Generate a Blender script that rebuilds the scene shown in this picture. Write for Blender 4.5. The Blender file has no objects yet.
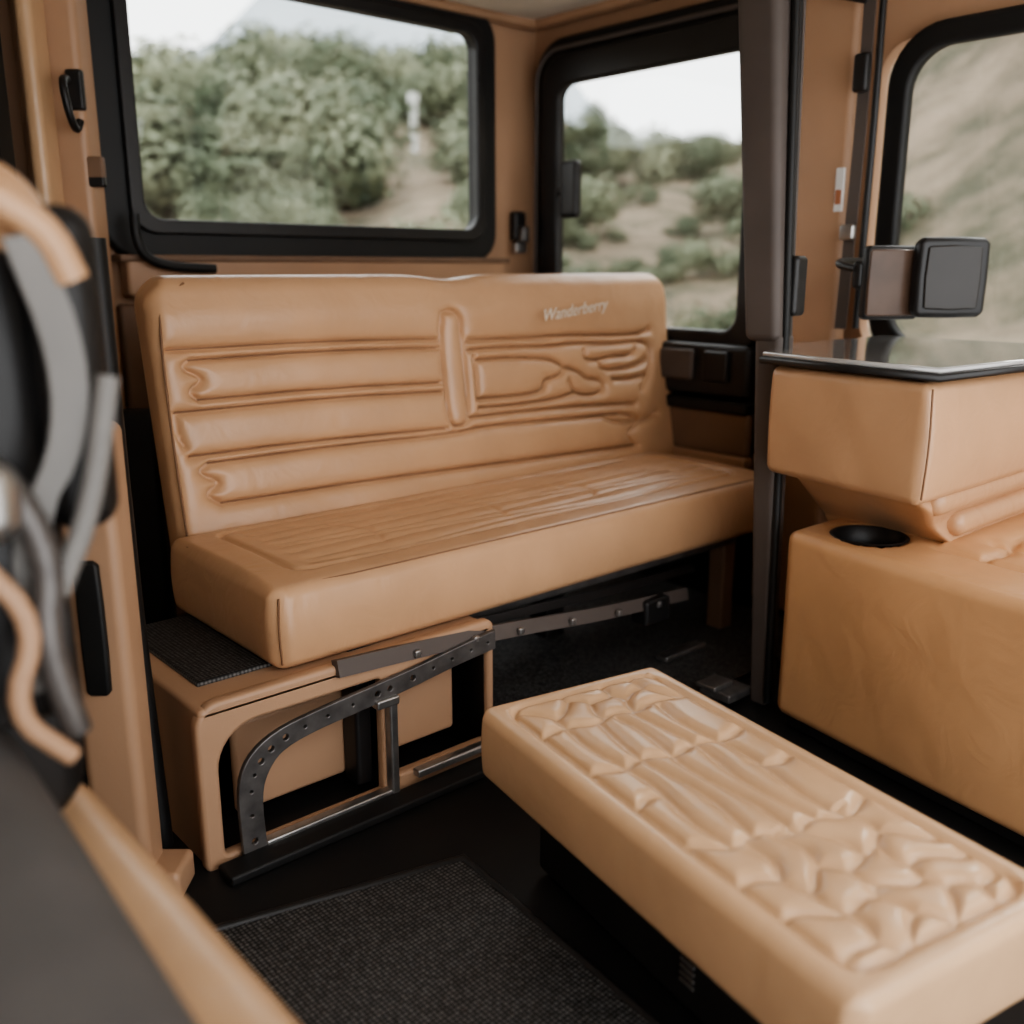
import bpy, bmesh, math, random
import numpy as np
from mathutils import Vector, Matrix
random.seed(4); rng=np.random.default_rng(7)
C=bpy.context.scene.collection

# ------------------------------------------------------------ materials
def new_mat(name):
    m=bpy.data.materials.new(name); m.use_nodes=True
    nt=m.node_tree; b=nt.nodes['Principled BSDF']
    return m,nt,b
def N(nt,t,**kw):
    n=nt.nodes.new(t)
    for k,v in kw.items():
        if k in n.inputs: n.inputs[k].default_value=v
        else: setattr(n,k,v)
    return n
def mat(name,col,rough=.5,metal=0,var=.12,vscale=6,bscale=300,bump=.1,bdist=.001,spec=.5,coat=0,wrinkle=0):
    m,nt,b=new_mat(name)
    tc=N(nt,'ShaderNodeTexCoord')
    n1=N(nt,'ShaderNodeTexNoise',Scale=vscale,Detail=4.0)
    nt.links.new(tc.outputs['Object'],n1.inputs['Vector'])
    r=N(nt,'ShaderNodeValToRGB')
    r.color_ramp.elements[0].position=.3; r.color_ramp.elements[1].position=.7
    r.color_ramp.elements[0].color=(*[c*(1-var) for c in col],1)
    r.color_ramp.elements[1].color=(*[min(1,c*(1+var)) for c in col],1)
    nt.links.new(n1.outputs['Fac'],r.inputs['Fac'])
    nt.links.new(r.outputs['Color'],b.inputs['Base Color'])
    n2=N(nt,'ShaderNodeTexNoise',Scale=bscale,Detail=3.0)
    nt.links.new(tc.outputs['Object'],n2.inputs['Vector'])
    bp=N(nt,'ShaderNodeBump',Strength=bump,Distance=bdist)
    nt.links.new(n2.outputs['Fac'],bp.inputs['Height'])
    if wrinkle:
        n3=N(nt,'ShaderNodeTexNoise',Scale=9.0,Detail=3.0,Distortion=.8)
        nt.links.new(tc.outputs['Object'],n3.inputs['Vector'])
        b2=N(nt,'ShaderNodeBump',Strength=wrinkle,Distance=.012)
        nt.links.new(n3.outputs['Fac'],b2.inputs['Height']); nt.links.new(b2.outputs['Normal'],bp.inputs['Normal'])
    nt.links.new(bp.outputs['Normal'],b.inputs['Normal'])
    b.inputs['Roughness'].default_value=rough
    b.inputs['Metallic'].default_value=metal
    b.inputs['Specular IOR Level'].default_value=spec
    b.inputs['Coat Weight'].default_value=coat
    return m
def weave_mat(name,c1,c2,scale=190,rough=.6):
    m,nt,b=new_mat(name)
    tc=N(nt,'ShaderNodeTexCoord')
    v=N(nt,'ShaderNodeTexVoronoi',Scale=scale,Randomness=.15)
    nt.links.new(tc.outputs['Object'],v.inputs['Vector'])
    r=N(nt,'ShaderNodeValToRGB')
    r.color_ramp.elements[0].position=.15; r.color_ramp.elements[1].position=.6
    r.color_ramp.elements[0].color=(*c1,1); r.color_ramp.elements[1].color=(*c2,1)
    nt.links.new(v.outputs['Distance'],r.inputs['Fac'])
    nt.links.new(r.outputs['Color'],b.inputs['Base Color'])
    bp=N(nt,'ShaderNodeBump',Strength=.8,Distance=.003); bp.invert=True
    nt.links.new(v.outputs['Distance'],bp.inputs['Height'])
    nt.links.new(bp.outputs['Normal'],b.inputs['Normal'])
    b.inputs['Roughness'].default_value=rough
    return m
LEATHER=mat('tan_leather',(.545,.325,.185),.33,var=.06,vscale=5,bscale=420,bump=.28,bdist=.0009,wrinkle=.36)
LEATHER_L=mat('tan_leather_light',(.585,.375,.220),.27,var=.06,vscale=7,bscale=420,bump=.28,bdist=.0009,wrinkle=.28)
LEATHER_O=mat('tan_leather_orange',(.575,.325,.165),.37,var=.08,vscale=4,bscale=380,bump=.28,bdist=.0009,wrinkle=.36)
SEAM_CREASE=mat('seam_and_crease_shade',(.20,.105,.055),.7)  # seam thread; the same brown also draws shade in the backrest creases
PANEL=mat('tan_trim_panel',(.45,.275,.17),.45,var=.06,vscale=4,bscale=260,bump=.2)
PANEL_D=mat('brown_trim_panel',(.20,.12,.075),.55,var=.1)
BLACK=mat('black_plastic',(.013,.012,.012),.42,var=.2,bscale=500,bump=.15)
RUBBER=mat('black_rubber',(.008,.008,.008),.55,var=.2)
DARKG=mat('taupe_pillar_cover',(.095,.076,.067),.6,var=.1,bscale=500,bump=.2)
METAL=mat('brushed_metal',(.42,.41,.40),.32,metal=.9,var=.2,vscale=20)
DMETAL=mat('dark_steel',(.15,.14,.135),.42,metal=.6,var=.3,vscale=25)
GREY=mat('grey_fabric',(.10,.092,.088),.85,var=.12,vscale=10,bscale=600,bump=.5)
STRAP=mat('seat_belt_webbing',(.20,.19,.18),.6,var=.1)
HEADL=mat('headliner_fabric',(.66,.59,.50),.9,var=.05,bscale=500,bump=.3)
MAT1=weave_mat('rubber_mat_weave',(.22,.215,.21),(.006,.006,.006),120,.5)
MAT2=weave_mat('black_carpet_weave',(.17,.165,.16),(.006,.006,.006),120,.6)
MAT3=weave_mat('rear_floor_weave',(.42,.41,.40),(.01,.01,.01),110,.5)
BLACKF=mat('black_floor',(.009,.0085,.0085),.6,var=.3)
CREAM=mat('cream_thread',(.72,.64,.52),.6)
TABLE=mat('gloss_table_top',(.42,.41,.40),.14,var=.04,spec=.9,coat=1.0,bump=.02)
WHITE=mat('white_label',(.75,.74,.72),.6)
POLEM=mat('weathered_pole',(.60,.60,.58),.8)
REDM=mat('amber_label',(.40,.16,.08),.6)
def glass_mat(name,tint=(1,1,1),g=.05):
    m=bpy.data.materials.new(name); m.use_nodes=True; nt=m.node_tree; nt.nodes.clear()
    o=N(nt,'ShaderNodeOutputMaterial'); t=N(nt,'ShaderNodeBsdfTransparent'); t.inputs['Color'].default_value=(*tint,1)
    gl=N(nt,'ShaderNodeBsdfGlossy',Roughness=.02); mx=N(nt,'ShaderNodeMixShader',Fac=g)
    nt.links.new(t.outputs[0],mx.inputs[1]); nt.links.new(gl.outputs[0],mx.inputs[2]); nt.links.new(mx.outputs[0],o.inputs['Surface'])
    return m
GLASS=glass_mat('window_glass',(.96,.97,.96),.04)
MIRROR=mat('dark_mirror_glass',(.03,.026,.023),.22,metal=0,var=.1,bump=0,spec=.35)
MIRROR_B=mat('brown_mirror_glass',(.09,.055,.038),.3,metal=0,var=.3,vscale=8,bump=0,spec=.35)

# ------------------------------------------------------------ mesh helpers
def link(ob,parent=None):
    C.objects.link(ob)
    if parent is not None: ob.parent=parent
    return ob
def empty(name,parent=None):
    e=bpy.data.objects.new(name,None); C.objects.link(e)
    if parent: e.parent=parent
    return e
def mesh_obj(name,v,f,m,parent=None,smooth=True,M=None):
    me=bpy.data.meshes.new(name); me.from_pydata([tuple(map(float,p)) for p in v],[],[tuple(map(int,q)) for q in f]); me.update()
    if smooth:
        me.polygons.foreach_set('use_smooth',[True]*len(me.polygons))
    me.materials.append(m)
    ob=bpy.data.objects.new(name,me)
    if M is not None: ob.matrix_world=M
    return link(ob,parent)
def axis_coords(a,r,sp):
    k=5
    e=(a-r)+r*np.tan(np.linspace(0,math.pi/4,k+1))[1:]
    n=max(2,int(math.ceil(2*(a-r)/sp))+1)
    mid=np.linspace(-(a-r),(a-r),n)
    return np.concatenate([-e[::-1],mid,e])
def rbox(name,half,r,m,parent=None,sp=(.1,.1,.1),loc=(0,0,0),rotz=0,disp=None,corner=None,warp=None,M=None,top_only=False):
    h=np.array(half,float); r=min(r,h.min()*.999)
    ax=[axis_coords(h[i],r,sp[i]) for i in range(3)]
    V=[];F=[];off=0
    for a in range(3):
        u=(a+1)%3; w=(a+2)%3
        U,W=np.meshgrid(ax[u],ax[w],indexing='ij')
        for s in (-1,1):
            P=np.zeros((U.size,3)); P[:,u]=U.ravel(); P[:,w]=W.ravel(); P[:,a]=s*h[a]
            nu,nw=U.shape
            idx=np.arange(nu*nw).reshape(nu,nw)+off
            q=np.stack([idx[:-1,:-1],idx[1:,:-1],idx[1:,1:],idx[:-1,1:]],-1).reshape(-1,4)
            if s<0: q=q[:,::-1]
            V.append(P);F.append(q);off+=nu*nw
    V=np.concatenate(V);F=np.concatenate(F)
    key=np.round(V,6); uq,inv=np.unique(key,axis=0,return_inverse=True); inv=inv.ravel()
    V=uq; F=inv[F]
    q=np.clip(V,-(h-r),(h-r)); d=V-q; n=d/np.maximum(np.linalg.norm(d,axis=1,keepdims=True),1e-9)
    V=q+n*r
    if corner:
        (i,j),R=corner
        si,sj=np.sign(V[:,i]),np.sign(V[:,j])
        dx=(np.abs(V[:,i])-(h[i]-R))/R; dz=(np.abs(V[:,j])-(h[j]-R))/R
        mk=(dx>0)&(dz>0)
        if top_only: mk&=(sj>0)
        nx=dx*np.sqrt(np.maximum(0,1-dz**2/2)); nz=dz*np.sqrt(np.maximum(0,1-dx**2/2))
        V[mk,i]=(si*((h[i]-R)+R*nx))[mk]; V[mk,j]=(sj*((h[j]-R)+R*nz))[mk]
    if disp: V=disp(V,n)
    if warp: V=warp(V)
    if M is None: M=Matrix.Translation(loc)@Matrix.Rotation(rotz,4,'Z')
    return mesh_obj(name,V,F,m,parent,True,M)
def rr(x0,x1,y0,y1,R,k=8):
    if not hasattr(R,'__len__'): R=(R,)*4
    pts=[]
    for (cx,cy,a0,q) in ((x0+R[0],y0+R[0],180,R[0]),(x1-R[1],y0+R[1],270,R[1]),(x1-R[2],y1-R[2],0,R[2]),(x0+R[3],y1-R[3],90,R[3])):
        for i in range(k+1):
            a=math.radians(a0+90*i/k); pts.append((cx+q*math.cos(a),cy+q*math.sin(a)))
    return pts
MY=lambda y: Matrix(((1,0,0,0),(0,0,-1,y),(0,1,0,0),(0,0,0,1)))
MX=lambda x: Matrix(((0,0,1,x),(1,0,0,0),(0,1,0,0),(0,0,0,1)))
MZ=lambda z: Matrix.Translation((0,0,z))
def plate(name,outer,holes,th,m,M,parent=None,bev=0.0):
    cu=bpy.data.curves.new(name,'CURVE'); cu.dimensions='2D'; cu.fill_mode='BOTH'
    for pts in [outer]+list(holes):
        s=cu.splines.new('POLY'); s.points.add(len(pts)-1)
        for i,p in enumerate(pts): s.points[i].co=(p[0],p[1],0,1)
        s.use_cyclic_u=True
    cu.extrude=max(.0005,th/2-bev); cu.bevel_depth=bev; cu.bevel_resolution=2
    tmp=bpy.data.objects.new(name+'_c',cu); C.objects.link(tmp)
    dg=bpy.context.evaluated_depsgraph_get(); me=bpy.data.meshes.new_from_object(tmp.evaluated_get(dg))
    bpy.data.objects.remove(tmp); me.name=name; me.materials.clear(); me.materials.append(m)
    ob=bpy.data.objects.new(name,me); ob.matrix_world=M
    return link(ob,parent)
def smoothpts(pts,it=3,closed=False):
    P=[Vector(p) for p in pts]
    for _ in range(it):
        Q=[] if closed else [P[0]]
        n=len(P)
        for i in range(n if closed else n-1):
            a,b=P[i],P[(i+1)%n]; Q+= [a*.75+b*.25,a*.25+b*.75]
        if not closed: Q.append(P[-1])
        P=Q
    return P
def tubes(name,lines,rad,m,parent=None,closed=False,smooth=2,res=4):
    cu=bpy.data.curves.new(name,'CURVE'); cu.dimensions='3D'
    for pts in lines:
        P=smoothpts(pts,smooth,closed) if smooth else [Vector(p) for p in pts]
        s=cu.splines.new('POLY'); s.points.add(len(P)-1)
        for i,p in enumerate(P): s.points[i].co=(*p,1)
        s.use_cyclic_u=closed
    cu.bevel_depth=rad; cu.bevel_resolution=res; cu.use_fill_caps=True
    tmp=bpy.data.objects.new(name+'_c',cu); C.objects.link(tmp)
    dg=bpy.context.evaluated_depsgraph_get(); me=bpy.data.meshes.new_from_object(tmp.evaluated_get(dg))
    bpy.data.objects.remove(tmp); me.name=name; me.materials.clear(); me.materials.append(m)
    me.polygons.foreach_set('use_smooth',[True]*len(me.polygons))
    return link(bpy.data.objects.new(name,me),parent)
def tube(name,pts,rad,m,parent=None,closed=False,smooth=2,res=4):
    return tubes(name,[pts],rad,m,parent,closed,smooth,res)
def ribbon(name,pts,width,wvec,th,m,parent=None,smooth=2):
    P=smoothpts(pts,smooth); w=Vector(wvec).normalized()*width/2
    V=[];F=[]
    for i,p in enumerate(P):
        t=(P[min(i+1,len(P)-1)]-P[max(i-1,0)]).normalized(); n=t.cross(w).normalized()*th/2
        V+=[p-w-n,p+w-n,p+w+n,p-w+n]
    for i in range(len(P)-1):
        b=4*i
        for k in range(4): F.append((b+k,b+(k+1)%4,b+4+(k+1)%4,b+4+k))
    F+=[(3,2,1,0),(len(V)-4,len(V)-3,len(V)-2,len(V)-1)]
    return mesh_obj(name,V,F,m,parent,False)
def prism(name,a,b,wa,wb,m,parent=None,r=.01):
    a=Vector(a);b=Vector(b);H=(b.z-a.z)/2
    def warp(V):
        t=(V[:,2]+H)/(2*H)
        V=V.copy()
        V[:,0]=V[:,0]*(wa[0]*(1-t)+wb[0]*t)/wa[0]+a.x*(1-t)+b.x*t
        V[:,1]=V[:,1]*(wa[1]*(1-t)+wb[1]*t)/wa[1]+a.y*(1-t)+b.y*t
        V[:,2]=V[:,2]+(a.z+b.z)/2
        return V
    return rbox(name,(wa[0],wa[1],H),r,m,parent,warp=warp)
def seg_dist(P,polys):
    D=np.full(len(P),9.0)
    for pl in polys:
        pl=np.array([tuple(p)[:2] for p in pl],float)
        for a,b in zip(pl[:-1],pl[1:]):
            ab=b-a; L=max(ab@ab,1e-12)
            t=np.clip(((P-a)@ab)/L,0,1); q=a+t[:,None]*ab
            D=np.minimum(D,np.hypot(*(P-q).T))
    return D
def sm2(pts,it=2,closed=False):
    r=[tuple(p)[:2] for p in smoothpts([(x,y,0) for x,y in pts],it,closed)]
    return r+[r[0]] if closed else r
def puff(d,s): return 1-np.exp(-(d/s)**1.0)
def voro(P,seeds,sy=1.0):
    Q=P.copy(); S=np.array(seeds,float).copy(); Q[:,1]*=sy; S[:,1]*=sy
    dd=np.sort(np.stack([np.hypot(*(Q-s).T) for s in S],1),axis=1)
    return (dd[:,1]-dd[:,0])/2

# ============================================================ SHELL
XW,YW,ZC=2.75,2.98,1.995
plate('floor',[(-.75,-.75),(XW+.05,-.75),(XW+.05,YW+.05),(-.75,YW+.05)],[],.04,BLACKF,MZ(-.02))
ce=empty('ceiling')
plate('headliner',rr(-.78,XW+.05,-.35,YW+.05,.02),[],.05,HEADL,MZ(ZC+.025),ce)  # near part extended unseen over the camera to cut frontal fill
rbox('roof_cove_far',(.85,.035,.02),.018,PANEL,ce,loc=(1.88,YW-.04,ZC-.005))
rbox('roof_cove_side',(.035,1.3,.02),.018,PANEL,ce,loc=(XW-.04,1.62,ZC-.005))
rbox('roof_pad',(.30,.22,.012),.011,HEADL,ce,loc=(2.25,2.62,ZC-.010),corner=((0,1),.12))
wb=empty('fill_block_wall')  # unseen wall added to block side fill and bounce light
plate('panel',[(-.78,0),(YW+.03,0),(YW+.03,ZC),(-.78,ZC)],[],.05,HEADL,MX(-.78),wb,.004)
wl=empty('wall_left')
plate('panel',[(-.78,0),(XW+.03,0),(XW+.03,ZC),(-.78,ZC)],[rr(1.08,2.46,1.18,1.955,.07)],.05,PANEL,MY(YW+.03),wl,.004)
rbox('ledge_panel',(.72,.035,.055),.015,PANEL,wl,loc=(1.80,YW-.05,1.075))
rbox('ledge_trim',(.74,.04,.010),.006,PANEL_D,wl,loc=(1.80,YW-.052,1.13))
rbox('lower_panel',(.74,.02,.45),.015,PANEL_D,wl,loc=(1.80,YW-.03,.55))
w1=empty('window_1')
plate('rubber_seal',rr(1.05,2.50,1.14,1.985,.09),[rr(1.14,2.42,1.225,1.925,.06)],.05,RUBBER,MY(YW-.02),w1,.012)
plate('inner_bead',rr(1.12,2.44,1.205,1.945,.07),[rr(1.15,2.41,1.235,1.915,.06)],.03,BLACK,MY(YW-.05),w1,.006)
plate('glass',rr(1.13,2.43,1.215,1.935,.06),[],.004,GLASS,MY(YW+.0),w1)
tube('cable_trim',[(1.10,YW-.12,1.25),(1.10,YW-.12,1.17),(1.13,YW-.12,1.125),(1.20,YW-.12,1.105),(1.33,YW-.12,1.10)],.014,RUBBER,w1)
wr=empty('wall_right')
plate('panel',[(-.1,0),(YW+.03,0),(YW+.03,ZC),(-.1,ZC)],[rr(1.86,2.95,.83,1.84,.09),rr(.22,1.55,.85,1.72,.10)],.05,PANEL,MX(XW+.03),wr,.004)
w2=empty('window_2')
plate('door_seal_outer',rr(1.80,2.93,.50,1.91,.13),[rr(1.90,2.83,.86,1.81,.08)],.05,RUBBER,MX(XW-.02),w2,.015)
plate('door_seal_inner',rr(1.86,2.86,.83,1.85,.10),[rr(1.93,2.79,.89,1.765,.07)],.04,BLACK,MX(XW-.055),w2,.012)
tube('seal_bead',[(XW-.07,y,z) for y,z in rr(1.83,2.90,.60,1.88,.11)],.008,DARKG,w2,closed=True,smooth=0)
plate('glass',rr(1.88,2.86,.84,1.83,.08),[],.004,GLASS,MX(XW+.0),w2)
w3=empty('window_3')
plate('rubber_seal',rr(.25,1.49,.84,1.73,.14),[rr(.30,1.45,.88,1.69,.12)],.04,RUBBER,MX(XW-.015),w3,.012)
plate('glass',rr(.28,1.48,.86,1.71,.1),[],.004,GLASS,MX(XW+.0),w3)
dp=empty('door_trim_panel')
rbox('armrest_black',(.03,.22,.085),.02,BLACK,dp,loc=(XW-.10,2.06,.775))
rbox('pull_pocket',(.012,.07,.05),.01,DARKG,dp,loc=(XW-.137,2.12,.79))
rbox('pull_pocket_2',(.012,.05,.05),.01,BLACK,dp,loc=(XW-.137,1.96,.79))
rbox('rail_black',(.03,.22,.02),.01,RUBBER,dp,loc=(XW-.10,2.06,.66))
rbox('tan_lower',(.02,.22,.07),.012,PANEL_D,dp,loc=(XW-.095,2.06,.57))
rbox('tan_lower_strip',(.025,.22,.02),.01,PANEL,dp,loc=(XW-.095,2.06,.48))
rbox('rail_base',(.03,.24,.23),.012,BLACK,dp,loc=(XW-.09,2.06,.23))
lt=empty('window_latch')
rbox('body',(.03,.018,.055),.01,BLACK,lt,loc=(2.64,YW-.02,1.26))
rbox('lever',(.018,.02,.03),.008,DMETAL,lt,loc=(2.64,YW-.05,1.23))
rbox('plate',(.028,.012,.02),.005,METAL,lt,loc=(2.64,YW-.03,1.18))
mm=empty('quarter_mirror')
rbox('shell',(.02,.045,.10),.018,BLACK,mm,loc=(XW-.12,2.66,1.38))
rbox('stalk',(.04,.012,.012),.008,BLACK,mm,loc=(XW-.08,2.72,1.38))
cp=empty('tan_door_post')
rbox('post',(.035,.095,.98),.02,PANEL,cp,loc=(XW-.06,1.665,.99))
rbox('label_plate',(.004,.013,.06),.002,WHITE,cp,loc=(XW-.098,1.585,1.32))
rbox('label_red',(.002,.009,.02),.001,REDM,cp,loc=(XW-.1025,1.585,1.30))
sb=empty('seat_belt')
ribbon('webbing',[(XW-.12,1.525,1.97),(XW-.12,1.52,1.5),(XW-.12,1.53,1.12),(XW-.12,1.535,.93)],.035,(0,1,0),.004,DARKG,sb)
tube('guide_rail',[(XW-.07,1.515,1.97),(XW-.07,1.51,1.5),(XW-.07,1.515,.93)],.010,BLACK,sb)
rbox('buckle',(.015,.022,.05),.01,BLACK,sb,loc=(XW-.13,1.525,1.62))
rbox('upper_anchor',(.03,.04,.04),.012,BLACK,sb,loc=(XW-.10,1.52,1.90))
tube('upper_cable',[(XW-.12,1.75,1.97),(XW-.14,1.62,1.90),(XW-.12,1.50,1.85)],.012,BLACK,sb)
tube('upper_cable_2',[(XW-.12,1.78,1.90),(XW-.16,1.66,1.84),(XW-.13,1.53,1.80)],.007,BLACK,sb)
rbox('lower_clip',(.012,.022,.022),.008,METAL,sb,loc=(XW-.13,1.53,1.20))
bp_=empty('door_pillar')
prism('padded_cover',(2.050,1.383,.93),(2.115,1.512,1.99),(.040,.048),(.05,.065),DARKG,bp_,.02)
prism('cover_band',(2.102,1.495,1.80),(2.103,1.498,1.812),(.0505,.0655),(.0505,.0655),RUBBER,bp_,.003)
prism('lower_post',(2.050,1.335,.0),(2.055,1.372,.95),(.026,.024),(.034,.038),DARKG,bp_,.012)
tube('seal_strip',[(2.02,1.30,.02),(2.045,1.335,.95),(2.125,1.430,1.99)],.010,RUBBER,bp_,smooth=0)
tube('seal_strip_2',[(2.065,1.345,.94),(2.149,1.435,1.99)],.010,BLACK,bp_,smooth=0)
tube('seal_strip_3',[(2.10,1.36,.94),(2.187,1.447,1.99)],.006,DARKG,bp_,smooth=0)
rbox('belt_housing',(.025,.018,.07),.012,BLACK,bp_,loc=(2.088,1.345,1.06))
rbox('foot_plate',(.05,.05,.012),.006,DMETAL,bp_,loc=(1.99,1.41,.027))
rbox('foot_plate_metal',(.04,.03,.006),.003,METAL,bp_,loc=(1.97,1.43,.045))

# ============================================================ BENCH
be=empty('bench_seat')
GB=[]; GT=[]
def G(*p,it=2,t=True):
    g=sm2(p,it); GB.append(g)
    if t: GT.append(g)
G((.90,.918),(1.30,.920),(1.67,.910),it=1); G((.95,.892),(1.3,.896),(1.665,.886),it=1)
G((.95,.892),(.925,.875),(.985,.848),(.935,.820),(.96,.800),t=False); G((.96,.800),(1.3,.802),(1.66,.790),it=1)
G((.90,.775),(1.3,.778),(1.665,.765),it=1); G((.90,.775),(.895,.74),(.91,.695),t=False)
G((.92,.672),(1.2,.675),(1.665,.662),it=1)
G((.96,.652),(1.3,.655),(1.68,.645),(1.8,.655),(2.1,.645),(2.38,.635),it=1)
G((.96,.652),(.93,.63),(.99,.605),(.94,.58),(.98,.555),t=False); G((.98,.555),(1.4,.553),(1.9,.54),(2.45,.525),it=1)
G((1.755,.685),(2.0,.683),(2.25,.675),(2.46,.663)); G((2.38,.635),(2.46,.62),(2.47,.595),(2.40,.57),(2.44,.53),t=False); G((2.30,.635),(2.36,.61),(2.50,.60),(2.56,.62),t=False)
G((1.685,.985),(1.675,.92),(1.675,.70),(1.69,.665),(1.74,.665),(1.752,.72),(1.752,.92),(1.745,.985),(1.715,.998),(1.685,.985))
G((1.77,.905),(2.0,.897),(2.15,.90),(2.5,.885),(2.56,.90)); G((1.77,.875),(1.95,.875),(2.10,.868),(2.2,.875),(2.35,.862),(2.52,.865),(2.56,.85),(2.55,.77),(2.50,.705))
G((1.79,.86),(1.79,.735)); G((1.79,.735),(1.95,.730),(2.05,.735),(2.06,.77),(2.12,.775),(2.15,.80),(2.10,.83),(2.0,.84),(1.9,.845),(1.80,.845))
G((2.06,.77),(2.04,.74)); G((2.15,.80),(2.2,.79),(2.24,.76),(2.3,.755),(2.32,.72),(2.26,.705),(2.18,.72),(2.16,.76))
G((2.24,.85),(2.24,.82),(2.30,.815),(2.38,.825),(2.46,.82),(2.48,.84)); G((2.30,.815),(2.31,.785),(2.40,.78),(2.48,.785),(2.53,.80)); G((2.36,.75),(2.44,.745),(2.52,.75))
G((1.79,.708),(1.95,.705),(2.1,.708),(2.18,.72))
def back_disp(V,n):
    P=np.stack([V[:,0]+1.775,V[:,2]+.75],1)
    d=seg_dist(P,GB); w=np.clip(-n[:,1],0,1)**2
    body=.022*(puff(d,.011)-1)-.009*np.exp(-(d/.004)**2)
    x,z=P[:,0],P[:,1]
    wr=.002*np.sin(x*11+2*np.sin(z*9))*np.sin(z*14+2*np.sin(x*5))
    topb=.010*np.exp(-((z-.99)/.05)**2)
    V=V.copy(); V[:,1]-= w*(body+wr+topb)
    topw=np.clip((V[:,2]-.1)/.2,0,1)
    V[:,2]-= topw*.014*np.exp(-((V[:,0]+.03)/.10)**2)
    return V
def back_warp(V):
    V=V.copy(); V[:,1]+=(V[:,2]+.325)*.16
    V[:,1]+= .015*(np.abs(V[:,0])/.9)**4
    return V
rbox('backrest',(.905,.06,.335),.04,LEATHER,be,sp=(.0044,.05,.0040),loc=(1.775,2.175,.75),disp=back_disp,corner=((0,2),.075),warp=back_warp,top_only=True)
crease_lines=[]
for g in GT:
    crease_lines.append([(x,2.115+(z-.425)*.16+.015*(abs(x-1.775)/.9)**4+.0245,z) for x,z in g])
tubes('crease_shade_lines',crease_lines,.0026,SEAM_CREASE,be,smooth=0,res=2)  # dark tubes laid in the creases to stand for their shade
tube('backrest_side_seam',[(.882,2.135,.43),(.878,2.18,.75),(.886,2.215,.97),(.90,2.225,1.03),(.96,2.235,1.068)],.003,SEAM_CREASE,be)
GS=[]
for k,y in enumerate(np.linspace(1.745,2.055,8)):
    xs=np.linspace(.98,2.38,11)
    GS.append(sm2([(x,y+.014*math.sin(x*9+k*1.9)) for x in xs],1))
for k,x in enumerate(np.linspace(1.18,2.25,4)):
    GS.append(sm2([(x+.02*math.sin(k*2.3),1.78),(x+.05,1.88),(x-.03+.02*math.cos(k),2.00)],2))
brd=[sm2(rr(.925,2.42,1.715,2.09,.04,3),0,True)]
def seat_disp(V,n):
    P=np.stack([V[:,0]+1.668,V[:,1]+1.885],1)
    w=np.clip(n[:,2],0,1)**2
    ins=(P[:,0]>.925)&(P[:,0]<2.42)&(P[:,1]>1.715)
    d=seg_dist(P,GS); db=seg_dist(P,brd)
    y=np.where(ins,.0062*(puff(d,.012)-1)-.001*np.exp(-(d/.004)**2),0)
    y+= -.010*np.exp(-(db/.007)**2)+.008*np.clip(1-((P[:,1]-1.9)/.25)**2,0,1)
    V=V.copy(); V[:,2]+=w*y
    f=np.clip(-n[:,1],0,1)
    V[:,1]-=f*(.012*(1-(V[:,2]/.085)**2)+.002*np.sin(V[:,0]*14)*np.sin(V[:,2]*30+V[:,0]*5))
    g=np.clip(-n[:,0],0,1); V[:,0]-=g*.008*(1-(V[:,2]/.085)**2)
    return V
rbox('seat_cushion',(.838,.255,.085),.024,LEATHER,be,sp=(.0060,.0055,.02),loc=(1.668,1.885,.415),disp=seat_disp,corner=((0,1),.035))
tube('front_corner_seam',[(.842,1.636,.482),(.834,1.627,.415),(.842,1.636,.345)],.0022,SEAM_CREASE,be)
tube('seat_edge_seam',[(.840,2.05,.4965),(.841,1.68,.4965),(.88,1.642,.4965),(1.4,1.6405,.4965),(2.44,1.6405,.4965)],.002,SEAM_CREASE,be,smooth=1)
tc=bpy.data.curves.new('embroidery','FONT'); tc.body='Wanderberry'; tc.size=.050; tc.shear=.5; tc.extrude=.0008; tc.align_x='CENTER'
tmp=bpy.data.objects.new('t',tc); C.objects.link(tmp)
dg=bpy.context.evaluated_depsgraph_get(); me=bpy.data.meshes.new_from_object(tmp.evaluated_get(dg)); bpy.data.objects.remove(tmp)
me.materials.clear(); me.materials.append(CREAM)
tob=link(bpy.data.objects.new('embroidery',me),be)
tob.matrix_world=Matrix.Translation((2.15,2.146,.962))@Matrix.Rotation(math.radians(-6),4,'Y')@Matrix.Rotation(math.radians(90-9),4,'X')
rbox('frame_box',(.13,.19,.04),.012,PANEL_D,be,loc=(1.0,1.87,.335-.045))
rbox('frame_box_black',(.09,.20,.03),.01,BLACK,be,loc=(1.05,1.86,.335-.02))
rbox('front_rail',(.72,.018,.02),.008,DMETAL,be,loc=(1.70,1.72,.305))
rbox('rear_rail',(.72,.018,.02),.008,DMETAL,be,loc=(1.70,2.06,.305))
ribbon('slide_rail',[(.93,1.585,.328),(1.30,1.59,.305),(1.75,1.62,.24),(2.12,1.66,.20)],.035,(0,.25,1),.022,DARKG,be)
ribbon('slide_rail_upper',[(1.0,1.66,.315),(1.35,1.66,.30),(1.8,1.68,.27),(2.2,1.70,.25)],.022,(0,.25,1),.02,BLACK,be)
for k,x in enumerate((1.12,1.28,1.42,1.6,1.78,1.95)):
    rbox('rail_bolt_%d'%(k+1),(.008,.006,.008),.004,METAL,be,loc=(x,1.572+max(0,(x-1.3))*.06,np.interp(x,[.93,1.3,1.75,2.12],[.325,.303,.242,.20])))
rbox('support_leg',(.03,.03,.17),.01,PANEL_D,be,loc=(2.40,1.74,.17))
rbox('support_leg_2',(.04,.04,.17),.01,BLACK,be,loc=(1.95,2.05,.17))
rbox('latch_block',(.05,.03,.035),.01,BLACK,be,loc=(1.95,1.64,.20))
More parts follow.
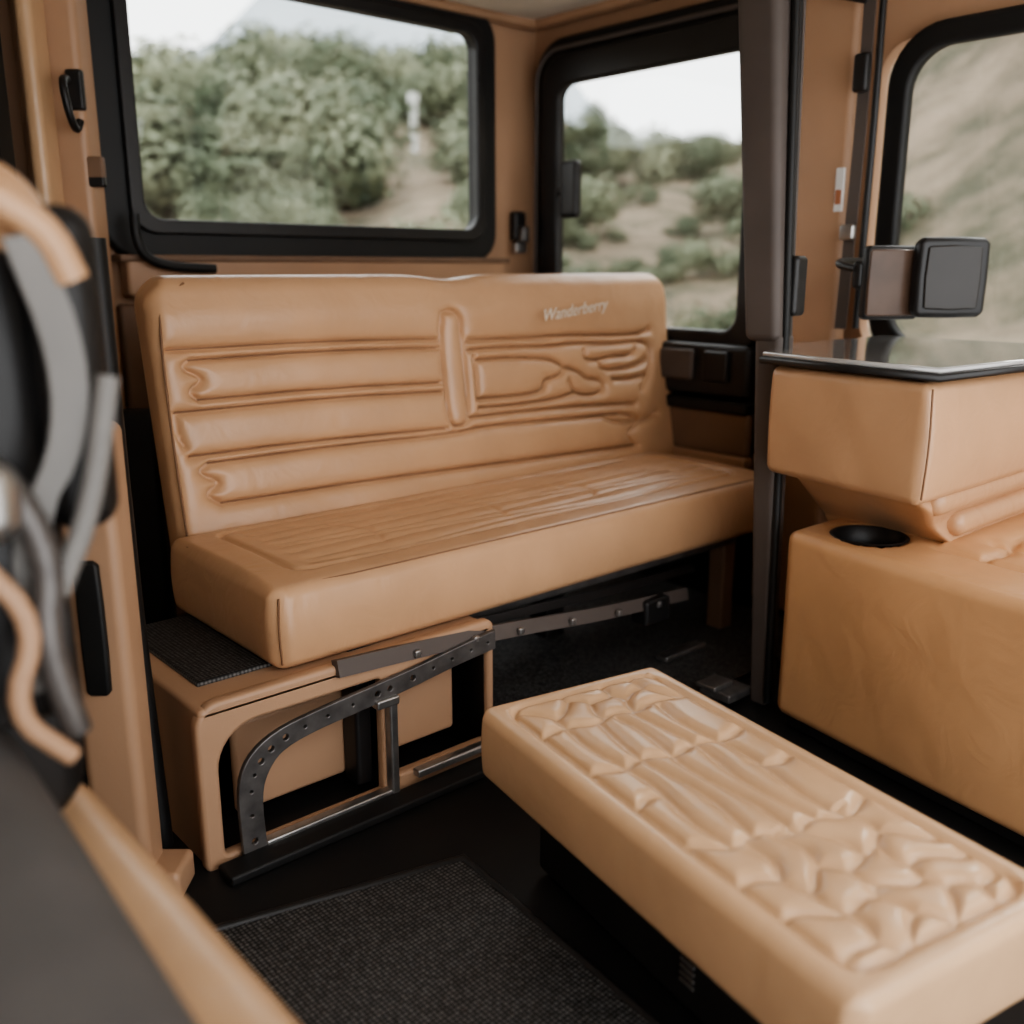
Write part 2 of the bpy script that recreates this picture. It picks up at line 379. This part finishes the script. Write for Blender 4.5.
rbox('latch_arm',(.09,.02,.008),.004,METAL,be,loc=(2.12,1.66,.024))

# ============================================================ BASE BOX under the bench
bb=empty('seat_base_box')
outer=rr(.645,1.335,.0,.325,(.01,.01,.01,.04))
plate('front_panel',outer,[rr(.668,1.045,.012,.285,(.02,.01,.02,.09)),rr(1.062,1.330,.035,.262,.008)],.03,PANEL,MY(1.60),bb,.008)
rbox('top_deck',(.345,.24,.012),.01,PANEL,bb,loc=(.99,1.825,.313))
plate('side_panel',[(1.60,0),(2.1,0),(2.1,.31),(1.60,.31)],[],.02,PANEL,MX(.655),bb,.004)
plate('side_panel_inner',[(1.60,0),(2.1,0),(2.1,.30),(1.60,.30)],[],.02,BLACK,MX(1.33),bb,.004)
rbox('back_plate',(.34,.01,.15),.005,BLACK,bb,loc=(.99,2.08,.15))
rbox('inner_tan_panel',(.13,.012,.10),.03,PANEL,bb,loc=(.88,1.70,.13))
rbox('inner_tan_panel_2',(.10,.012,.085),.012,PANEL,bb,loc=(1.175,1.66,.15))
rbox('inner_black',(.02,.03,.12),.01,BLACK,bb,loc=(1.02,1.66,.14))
rbox('deck_mat',(.30,.19,.006),.004,MAT2,bb,loc=(.99,1.88,.328))
def bracket():
    o=[(.705,.015),(.70,.15),(.72,.21),(.78,.248),(.88,.262),(1.02,.275),(1.12,.285),(1.22,.30),(1.33,.312)]
    i=[(1.33,.272),(1.22,.262),(1.12,.248),(.98,.232),(.88,.225),(.80,.21),(.765,.18),(.745,.13),(.75,.015)]
    o=sm2(o,2); i=sm2(i,2)
    holes=[]
    for t in np.linspace(.06,.97,17):
        a=np.array(o[int(t*(len(o)-1))]); b=np.array(i[len(i)-1-int(t*(len(i)-1))]); c=(a+b)/2; r=.0055 if int(t*100)%2 else .0085
        holes.append([(c[0]+r*math.cos(k*math.pi/5),c[1]+r*math.sin(k*math.pi/5)) for k in range(10)])
    plate('arch_bracket',o+i,holes,.012,DMETAL,MY(1.572),bb,.002)
bracket()
rbox('divider_bracket',(.010,.012,.115),.005,METAL,bb,loc=(1.05,1.572,.125))
rbox('divider_top',(.028,.012,.010),.005,METAL,bb,loc=(1.035,1.568,.232))
rbox('sill_bar',(.15,.012,.009),.005,METAL,bb,loc=(.90,1.575,.020))
rbox('sill_bar_2',(.10,.012,.009),.005,METAL,bb,loc=(1.21,1.575,.038))
rbox('sill_black',(.34,.03,.010),.006,BLACKF,bb,loc=(.99,1.54,.0105))

# ============================================================ MATS
fm=empty('floor_mat')
plate('mat_sheet',[(.50,1.42),(1.01,1.285),(.955,.70),(.9,.2),(.40,.2)],[],.012,MAT1,MZ(.008),fm,.003)
tube('mat_rim',[(.50,1.425,.012),(1.015,1.29,.012),(.96,.70,.012),(.905,.2,.012)],.009,BLACK,fm,smooth=0)
fm2=empty('floor_mat.001')
plate('mat_sheet_rear',[(1.36,1.24),(1.90,1.26),(1.96,1.46),(2.6,1.46),(2.62,2.6),(1.36,2.6)],[],.012,MAT3,MZ(.008),fm2,.003)

# ============================================================ OTTOMAN
ot=empty('ottoman')
OW,OL=.200,.430
ang=math.atan2(-.19,.98)
oc=Vector((1.142,.80,0))
MO=Matrix.Translation(oc)@Matrix.Rotation(ang,4,'Z')
midg=[]
for k,u in enumerate((-.105,-.055,-.008,.040,.088)):
    midg.append(sm2([(u+.010*math.sin(v*22+k*1.7),v) for v in np.linspace(-.13,.27,7)],2))
midg.append(sm2([(-.16,.13),(-.105,.11),(-.06,.135),(-.01,.105),(.05,.13),(.10,.105),(.16,.13)],2))
midg.append(sm2([(-.16,.01),(-.12,.03),(-.105,.01)],2)); midg.append(sm2([(.088,.02),(.12,.0),(.16,.02)],2))
midg.append(sm2([(-.16,-.10),(-.11,-.14),(-.055,-.12),(-.008,-.16),(.04,-.13),(.09,-.165),(.16,-.13)],2))
midg.append(sm2([(-.16,.27),(-.105,.285),(-.055,.262),(-.008,.29),(.04,.27),(.088,.292),(.16,.275)],2))
near_seeds=[(-.13,-.17),(-.07,-.20),(-.005,-.215),(.06,-.19),(.125,-.20),(-.125,-.255),(-.04,-.275),(.04,-.265),(.105,-.255),(-.13,-.33),(-.06,-.345),(.015,-.335),(.10,-.325),(-.10,-.39),(-.01,-.40),(.07,-.385),(.14,-.38)]
far_seeds=[(-.13,.31),(-.06,.315),(.02,.325),(.09,.305),(-.10,.365),(-.01,.375),(.07,.36),(.13,.36)]
obd=[sm2(rr(-.163,.163,-.392,.392,.04,3),0,True)]
def ott_disp(V,n):
    P=V[:,:2].copy(); w=np.clip(n[:,2],0,1)**2
    P2=P.copy()
    P2[:,0]+=.012*np.sin(P[:,1]*45+1); P2[:,1]+=.012*np.sin(P[:,0]*52)
    dm=seg_dist(P,midg); dn=voro(P2,near_seeds); df=voro(P2,far_seeds); db=seg_dist(P,obd)
    d=np.where(P[:,1]<-.135,np.minimum(dn,dm),np.where(P[:,1]>.278,np.minimum(df,dm),dm))
    ins=(np.abs(P[:,0])<.163)&(np.abs(P[:,1])<.392)
    d=np.where(ins,np.minimum(d,db),9)
    pf=np.clip(1-np.exp(-(d/.0095)**1.35),0,1)
    y=np.where(ins,.0115*pf-.0065,0)-.006*np.exp(-(db/.006)**2)
    V=V.copy(); V[:,2]+=w*y
    s=1-(V[:,2]/.07)**2
    V[:,0]+=np.clip(np.abs(n[:,0]),0,1)*np.sign(V[:,0])*.005*s
    return V
rbox('cushion',(OW,OL,.068),.020,LEATHER_L,ot,sp=(.0034,.0034,.02),disp=ott_disp,corner=((0,1),.028),M=MO@Matrix.Translation((0,0,.264)))
def oc_box(name,half,r,m,loc,par=ot): return rbox(name,half,r,m,par,M=MO@Matrix.Translation(loc))
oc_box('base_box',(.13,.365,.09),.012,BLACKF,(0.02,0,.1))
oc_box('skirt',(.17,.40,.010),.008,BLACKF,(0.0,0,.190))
for k in range(4): oc_box('vent_slot_%d'%(k+1),(.002,.016,.003),.001,METAL,(-.112,-.06,.06+.012*k))
oc_box('indicator',(.003,.006,.004),.002,REDM,(-.112,.22,.12))

# ============================================================ CONSOLE (right)
co=empty('storage_console')
def cons_warp(V):
    V=V.copy(); t=(V[:,1]-.50)/.74
    xl=1.80*(1-t)+1.945*t; s=(2.66-V[:,0])/.71
    V[:,0]=2.66-s*(2.66-xl); return V
def cbox(name,x0,x1,y0,y1,z0,z1,r,m,sp=.03,disp=None,corner=None,extra=None):
    c=np.array([(x0+x1)/2,(y0+y1)/2,(z0+z1)/2])
    def wp(V):
        V=V+c
        if extra: V=extra(V)
        return cons_warp(V)
    return rbox(name,((x1-x0)/2,(y1-y0)/2,(z1-z0)/2),r,m,co,sp=(sp,sp,sp),disp=disp,warp=wp,corner=corner)
def bodyd(V,n):
    V=V.copy(); w=np.clip(n[:,2],0,1)**2; f=np.clip(-n[:,0],0,1)
    V[:,0]-=f*(.010*np.sin(V[:,1]*7+1)*np.cos(V[:,2]*6)+.006*(1-(V[:,2]/.24)**2))
    P=np.stack([V[:,0]+2.305,V[:,1]+.7175],1)
    g=[[(2.11,.2),(2.11,.93)],sm2([(2.11,.82),(2.2,.80),(2.3,.84),(2.5,.82)],1),sm2([(2.11,.70),(2.25,.72),(2.4,.68),(2.6,.70)],1),sm2([(2.11,.56),(2.25,.55),(2.4,.58),(2.6,.55)],1),sm2([(2.22,.85),(2.25,.7),(2.22,.56)],1),[(1.975,.2),(1.975,1.2)]]
    d=seg_dist(P,g[:5]); d2=seg_dist(P,g[5:])
    V[:,2]+=w*(np.where((P[:,0]>2.10)&(P[:,1]<.93),.016*puff(d,.022)-.006,0)-.006*np.exp(-(d/.006)**2)-.002*np.exp(-(d2/.004)**2))
    q=np.hypot((P[:,0]-2.077)/.95,(P[:,1]-1.08))
    V[:,2]-=w*.10*np.clip((.090-q)/.006,0,1)
    return V
cbox('lower_body',1.95,2.66,.20,1.235,.04,.505,.028,LEATHER_O,sp=.0085,disp=bodyd)
cbox('plinth',1.985,2.66,.20,1.22,.0,.06,.01,BLACKF)
cx,cy=2.047,1.08
V=[];F=[];K=40
prof=[(.088,.504),(.084,.5075),(.080,.505),(.077,.46),(.073,.415),(.0,.412)]
for rr_,z in prof:
    for k in range(K):
        t=2*math.pi*k/K; V.append((cx+rr_*math.cos(t),cy+rr_*math.sin(t),z))
for j in range(len(prof)-1):
    for k in range(K): F.append((j*K+k,j*K+(k+1)%K,(j+1)*K+(k+1)%K,(j+1)*K+k))
mesh_obj('cup_holder',V,F,BLACK,co)
def updisp(V,n):
    V=V.copy(); V[:,0]-=np.clip(-n[:,0],0,1)*.008*(1-(V[:,2]/.12)**2); V[:,1]-=np.clip(-n[:,1],0,1)*.014*(1-(V[:,2]/.12)**2)
    V[:,0]+=np.clip(-n[:,0],0,1)*.002*np.sin(V[:,1]*30)*np.sin(V[:,2]*25)
    return V
cbox('upper_cushion',1.930,2.66,.88,1.300,.635,.885,.022,LEATHER,sp=.015,disp=updisp)
def neck_ex(V):
    t=np.clip((.66-V[:,2])/.16,0,1); s=np.clip((2.66-V[:,0])/.7,0,1); V=V.copy(); V[:,0]+=.20*t*s; V[:,1]+=.01*np.sin(V[:,2]*60)*(V[:,1]<1); return V
cbox('upper_neck',1.965,2.66,.925,1.27,.48,.67,.02,LEATHER,sp=.015,extra=neck_ex)
cbox('fold_roll',2.05,2.66,.895,.99,.585,.65,.03,LEATHER)
cbox('fold_roll_2',2.16,2.66,.90,.98,.52,.575,.025,LEATHER)
tube('upper_corner_seam',[(1.848,.872,.875),(1.837,.862,.765),(1.851,.874,.655)],.0022,SEAM_CREASE,co)
tb=empty('side_table')
plate('table_top',[(1.935,1.315),(1.865,.872),(2.66,.80),(2.66,1.42),(2.2,1.42)],[],.012,TABLE,MZ(.909),tb,.004)
plate('table_edge',[(1.929,1.319),(1.857,.866),(2.665,.795),(2.665,1.425),(2.2,1.425)],[],.016,BLACK,MZ(.896),tb,.005)

# ============================================================ SIDE MIRROR
sm=empty('side_mirror')
F2=Vector((.6613,.7501,0)); R2=Vector((.7501,-.6613,0))
def face_M(c,yaw=0):
    M=Matrix.Identity(4)
    for i in range(3): M[i][0]=R2[i]; M[i][1]=F2[i]; M[i][2]=(0,0,1)[i]; M[i][3]=c[i]
    return M@Matrix.Rotation(yaw,4,'Z')
rbox('mirror_housing',(.096,.02,.100),.016,BLACK,sm,M=face_M((2.505,1.17,1.078),.1),corner=((0,2),.03))
rbox('mirror_face',(.074,.006,.080),.005,MIRROR,sm,M=face_M((2.491,1.156,1.078),.1),corner=((0,2),.02))
rbox('mirror_housing_rear',(.082,.015,.092),.012,BLACK,sm,M=face_M((2.41,1.275,1.065),.25),corner=((0,2),.015))
rbox('mirror_face_rear',(.074,.006,.083),.005,MIRROR_B,sm,M=face_M((2.400,1.264,1.065),.25),corner=((0,2),.012))
tube('arm',[(2.34,1.335,1.10),(2.36,1.40,1.11),(2.45,1.44,1.12),(2.60,1.47,1.12)],.010,BLACK,sm)
rbox('arm_hinge',(.015,.015,.035),.012,BLACK,sm,loc=(2.35,1.33,1.085))

# ============================================================ LEFT SIDE
lp=empty('door_jamb_post')
rbox('post_lower',(.050,.04,.43),.02,PANEL,lp,M=face_M((.515,1.63,.43)))
rbox('post_recess',(.022,.008,.12),.007,RUBBER,lp,M=face_M((.485,1.60,.52)),corner=((0,2),.018))
rbox('post_foot',(.06,.045,.03),.012,PANEL,lp,M=face_M((.545,1.60,.03)))
tube('post_seal',[(.60,1.70,.02),(.595,1.73,.5),(.60,1.75,1.15)],.02,RUBBER,lp)
rbox('catch',(.018,.012,.02),.006,REDM,lp,M=face_M((.50,1.575,.765)))
up=empty('window_post')
rbox('tan_post',(.085,.05,.985),.02,PANEL,up,M=face_M((.93,2.87,.985)))
rbox('tan_post_edge',(.022,.05,.62),.02,LEATHER_L,up,M=face_M((.86,2.80,1.36)))
rbox('black_post',(.16,.05,.985),.02,RUBBER,up,M=face_M((.62,2.80,.985)))
rbox('front_black',(.16,.03,.36),.02,BLACK,up,M=face_M((.93,2.80,.36)))
hk=empty('coat_hook',up)
rbox('plate',(.022,.012,.05),.008,BLACK,hk,M=face_M((.95,2.79,1.55)))
tube('hook',[(.92,2.76,1.57),(.89,2.71,1.56),(.90,2.71,1.48),(.925,2.74,1.44),(.94,2.75,1.47)],.010,BLACK,hk)
rbox('lamp',(.035,.012,.028),.006,PANEL_D,hk,M=face_M((.97,2.79,1.36)))
rbox('lamp_base',(.035,.012,.014),.006,BLACK,hk,M=face_M((.97,2.79,1.325)))

fs=empty('front_seat')
rbox('backrest_shell',(.30,.045,.33),.04,BLACK,fs,loc=(.0,1.06,.84),corner=((0,2),.09))
rbox('backrest_tan_cap',(.315,.055,.05),.045,LEATHER,fs,loc=(.0,1.06,1.15),corner=((0,2),.045))
rbox('backrest_bolster',(.035,.055,.16),.03,BLACK,fs,loc=(.315,1.05,1.0))
def cush(V,n):
    V=V.copy(); V[:,2]+=.04*(V[:,1]/.3)+.015*np.sin(V[:,0]*9)*np.clip(n[:,2],0,1); return V
rbox('cushion',(.27,.40,.09),.07,GREY,fs,sp=(.03,.03,.05),loc=(-.040,.70,.53),disp=cush)
rbox('tan_bolster',(.060,.42,.05),.045,LEATHER_L,fs,sp=(.02,.03,.03),loc=(.262,.74,.47))
tube('bolster_piping',[(.238,.33,.518),(.240,.7,.521),(.238,1.12,.518)],.004,LEATHER,fs)
rbox('side_valance',(.03,.42,.22),.02,LEATHER,fs,loc=(.275,.74,.22))
rbox('seat_plinth',(.25,.33,.20),.02,BLACK,fs,loc=(-.02,.70,.20))
ribbon('grey_strap',[(.27,.97,1.13),(.30,.97,1.02),(.29,.97,.93),(.24,.97,.86),(.25,.97,.70)],.035,(1,0,.2),.006,STRAP,fs)
tube('recliner_tube',[(.15,.95,.97),(.22,.94,.93),(.255,.94,.84),(.24,.94,.76),(.26,.94,.66)],.014,DMETAL,fs)
tube('recliner_tube_2',[(.33,.96,1.0),(.30,.95,.88),(.26,.95,.80)],.011,STRAP,fs)
tube('recliner_cable',[(.19,.94,.85),(.235,.93,.78),(.20,.93,.70),(.25,.93,.64)],.010,PANEL,fs)
rbox('recliner_knob',(.035,.03,.04),.028,METAL,fs,loc=(.20,.94,.90))
rbox('recliner_plate',(.05,.01,.10),.009,BLACK,fs,loc=(.23,.985,.76),corner=((0,2),.03))
tube('tan_grab_handle',[(.12,.99,1.17),(.22,.98,1.18),(.29,.97,1.14),(.31,.97,1.09)],.016,LEATHER,fs)

# ============================================================ EXTERIOR
def azv(az): return F2*math.cos(az)+R2*math.sin(az)
AZ=np.radians([-90,-30,-20,-5,0,4,12,17,21,30,60,90]); TT=[.12,.12,.125,.155,.135,.115,.10,.18,.42,.62,.65,.6]
def hill(az,r):
    T=np.interp(az,AZ,TT); s=np.clip((r-7)/73,0,1); s=s*s*(3-2*s)*.4+s*.6
    z=-.8+(T*80+1.9)*s
    return z+s*(.9*math.sin(az*23+r*.11)+.6*math.sin(az*41-r*.3))
V=[];F=[];na,nr=180,60
azs=np.linspace(-1.9,1.9,na); rs=np.concatenate([np.linspace(3.6,80,nr-4),np.array([90,105,130,170])])
for i,az in enumerate(azs):
    d=azv(az)
    for j,r in enumerate(rs):
        z=hill(az,r) if r<=80 else hill(az,80)-(r-80)*.05
        V.append((d.x*r,d.y*r,z))
for i in range(na-1):
    for j in range(nr-1):
        a0=i*nr+j; F.append((a0,a0+nr,a0+nr+1,a0+1))
m,nt,b=new_mat('dry_hillside')
tc_=N(nt,'ShaderNodeTexCoord'); n1=N(nt,'ShaderNodeTexNoise',Scale=.45,Detail=9.0,Roughness=.72); nt.links.new(tc_.outputs['Object'],n1.inputs['Vector'])
r=N(nt,'ShaderNodeValToRGB'); cr=r.color_ramp
cr.elements[0].position=.40; cr.elements[0].color=(.12,.115,.07,1); cr.elements[1].position=.64; cr.elements[1].color=(.42,.325,.235,1)
e=cr.elements.new(.50); e.color=(.27,.215,.15,1)
nt.links.new(n1.outputs['Fac'],r.inputs['Fac']); nt.links.new(r.outputs['Color'],b.inputs['Base Color']); b.inputs['Roughness'].default_value=.95
bmp=N(nt,'ShaderNodeBump',Strength=1.0,Distance=1.0); nt.links.new(n1.outputs['Fac'],bmp.inputs['Height']); nt.links.new(bmp.outputs['Normal'],b.inputs['Normal'])
mesh_obj('ground',V,F,m)
V=[];F=[];na=120
for i,az in enumerate(np.linspace(-1.2,1.2,na)):
    d=azv(az); h=74+12*math.sin(az*9+2.2)+6*math.sin(az*23)+3*math.sin(az*51)
    if az>-.02: h*=max(.35,1-(az+.02)*4)
    for (r_,z) in ((300,-5),(330,h*.6),(360,h+6)): V.append((d.x*r_,d.y*r_,z))
for i in range(na-1):
    for j in range(2):
        a0=i*3+j; F.append((a0,a0+3,a0+4,a0+1))
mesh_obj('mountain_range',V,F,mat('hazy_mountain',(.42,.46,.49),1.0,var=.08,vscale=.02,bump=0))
def crown(nb,nl):
    Vs=[];
    for _ in range(nb):
        c=np.array([rng.uniform(-.45,.45),rng.uniform(-.45,.45),rng.uniform(.2,.75)]); R=rng.uniform(.25,.42)
        d=rng.normal(size=(nl,3)); d/=np.linalg.norm(d,axis=1,keepdims=True)
        q=c+d*R*rng.uniform(.6,1.12,(nl,1)); q[:,2]=np.maximum(q[:,2],.02)
        u=np.cross(rng.normal(size=(nl,3)),d); u/=np.linalg.norm(u,axis=1,keepdims=True); w=np.cross(d,u)
        w=w+d*rng.uniform(-.7,.7,(nl,1)); k=rng.uniform(.018,.038,(nl,1))
        Vs.append(np.stack([q-u*k-w*k*.7,q+u*k-w*k*.7,q+u*k*.7+w*k,q-u*k*.6+w*k],1).reshape(-1,3))
    return np.concatenate(Vs)
crowns=[crown(6,330) for _ in range(6)]
TV=[]
def tree(az,r_,s):
    d=azv(az); a=rng.uniform(0,6.28); c,s_=math.cos(a),math.sin(a)
    A=crowns[rng.integers(6)]@np.array([[c,s_,0],[-s_,c,0],[0,0,1]])
    TV.append(A*s*np.array([1.15,1.15,rng.uniform(.75,1.2)])+np.array([d.x*r_,d.y*r_,hill(az,r_)-.1]))
poleaz=math.radians(-5.4)
cnt=0
while cnt<340:
    az=math.radians(random.uniform(-28,16)); r_=math.sqrt(random.uniform(27**2,80**2))
    if az>0 and random.random()>.35: continue
    if abs(az-poleaz)<.05 and r_<42: continue
    tree(az,r_,random.uniform(1.6,3.8)*(1 if az<0 else .65)); cnt+=1
for _ in range(90):
    az=math.radians(random.uniform(-28,1)); r_=random.uniform(15,34)
    if abs(az-poleaz)<.04 and r_>24: continue
    tree(az,r_,random.uniform(.5,1.3))
for _ in range(35):
    az=math.radians(random.uniform(1,16)); r_=random.uniform(13,40); tree(az,r_,random.uniform(.4,.9))
for _ in range(110):
    az=math.radians(random.uniform(17,45)); r_=random.uniform(12,70); tree(az,r_,random.uniform(.3,1.3))
TV=np.concatenate(TV); nq=len(TV)//4
m,nt,b=new_mat('foliage')
tc_=N(nt,'ShaderNodeTexCoord'); n1=N(nt,'ShaderNodeTexNoise',Scale=.35,Detail=6.0); nt.links.new(tc_.outputs['Object'],n1.inputs['Vector'])
r=N(nt,'ShaderNodeValToRGB'); cr=r.color_ramp
cr.elements[0].position=.38; cr.elements[0].color=(.085,.11,.065,1); cr.elements[1].position=.66; cr.elements[1].color=(.245,.26,.17,1)
nt.links.new(n1.outputs['Fac'],r.inputs['Fac']); nt.links.new(r.outputs['Color'],b.inputs['Base Color']); b.inputs['Roughness'].default_value=.8
me=bpy.data.meshes.new('hillside_trees'); me.vertices.add(len(TV)); me.vertices.foreach_set('co',TV.astype(np.float32).ravel())
me.loops.add(nq*4); me.loops.foreach_set('vertex_index',np.arange(nq*4,dtype=np.int32)); me.polygons.add(nq); me.polygons.foreach_set('loop_start',np.arange(0,nq*4,4,dtype=np.int32)); me.update(calc_edges=True); me.validate()
me.materials.append(m); link(bpy.data.objects.new('hillside_trees',me))
up2=empty('utility_pole'); d=azv(poleaz); r_=38; z0=hill(poleaz,r_)
tube('shaft',[(d.x*r_,d.y*r_,z0-.1),(d.x*r_,d.y*r_,7.0)],.14,POLEM,up2,smooth=0)
tube('insulator_cap',[(d.x*r_,d.y*r_,6.9),(d.x*r_,d.y*r_,7.25)],.20,POLEM,up2,smooth=0)

# ============================================================ LIGHT
w=bpy.data.worlds.new('overcast_sky'); bpy.context.scene.world=w; w.use_nodes=True; nt=w.node_tree
bg=nt.nodes['Background']; tc_=N(nt,'ShaderNodeTexCoord'); n1=N(nt,'ShaderNodeTexNoise',Scale=2.0,Detail=4.0)
nt.links.new(tc_.outputs['Generated'],n1.inputs['Vector'])
r=N(nt,'ShaderNodeValToRGB'); r.color_ramp.elements[0].color=(.92,.94,.96,1); r.color_ramp.elements[1].color=(1,1,1,1)
nt.links.new(n1.outputs['Fac'],r.inputs['Fac']); nt.links.new(r.outputs['Color'],bg.inputs['Color']); bg.inputs['Strength'].default_value=3.7
s=bpy.data.lights.new('sun','SUN'); s.energy=4.2; s.angle=math.radians(12); s.color=(1,.96,.91)
so=bpy.data.objects.new('sun',s); C.objects.link(so)
so.rotation_mode='QUATERNION'; so.rotation_quaternion=Vector((-.8,-.12,-.46)).to_track_quat('-Z','Y')
try: bpy.context.scene.view_settings.look='AgX - Medium High Contrast'
except Exception as e: print(e)

# ============================================================ CAMERA
cam=bpy.data.cameras.new('camera'); cam.sensor_width=36; cam.lens=975/1024*36; cam.clip_start=.03; cam.clip_end=1000
cam.dof.use_dof=True; cam.dof.focus_distance=1.95; cam.dof.aperture_fstop=1.7
co_=bpy.data.objects.new('camera',cam); C.objects.link(co_); co_.location=(0,0,1.1)
co_.rotation_mode='QUATERNION'; co_.rotation_quaternion=Vector((.6613*.970,.7501*.970,-.242)).to_track_quat('-Z','Y')
bpy.context.scene.camera=co_
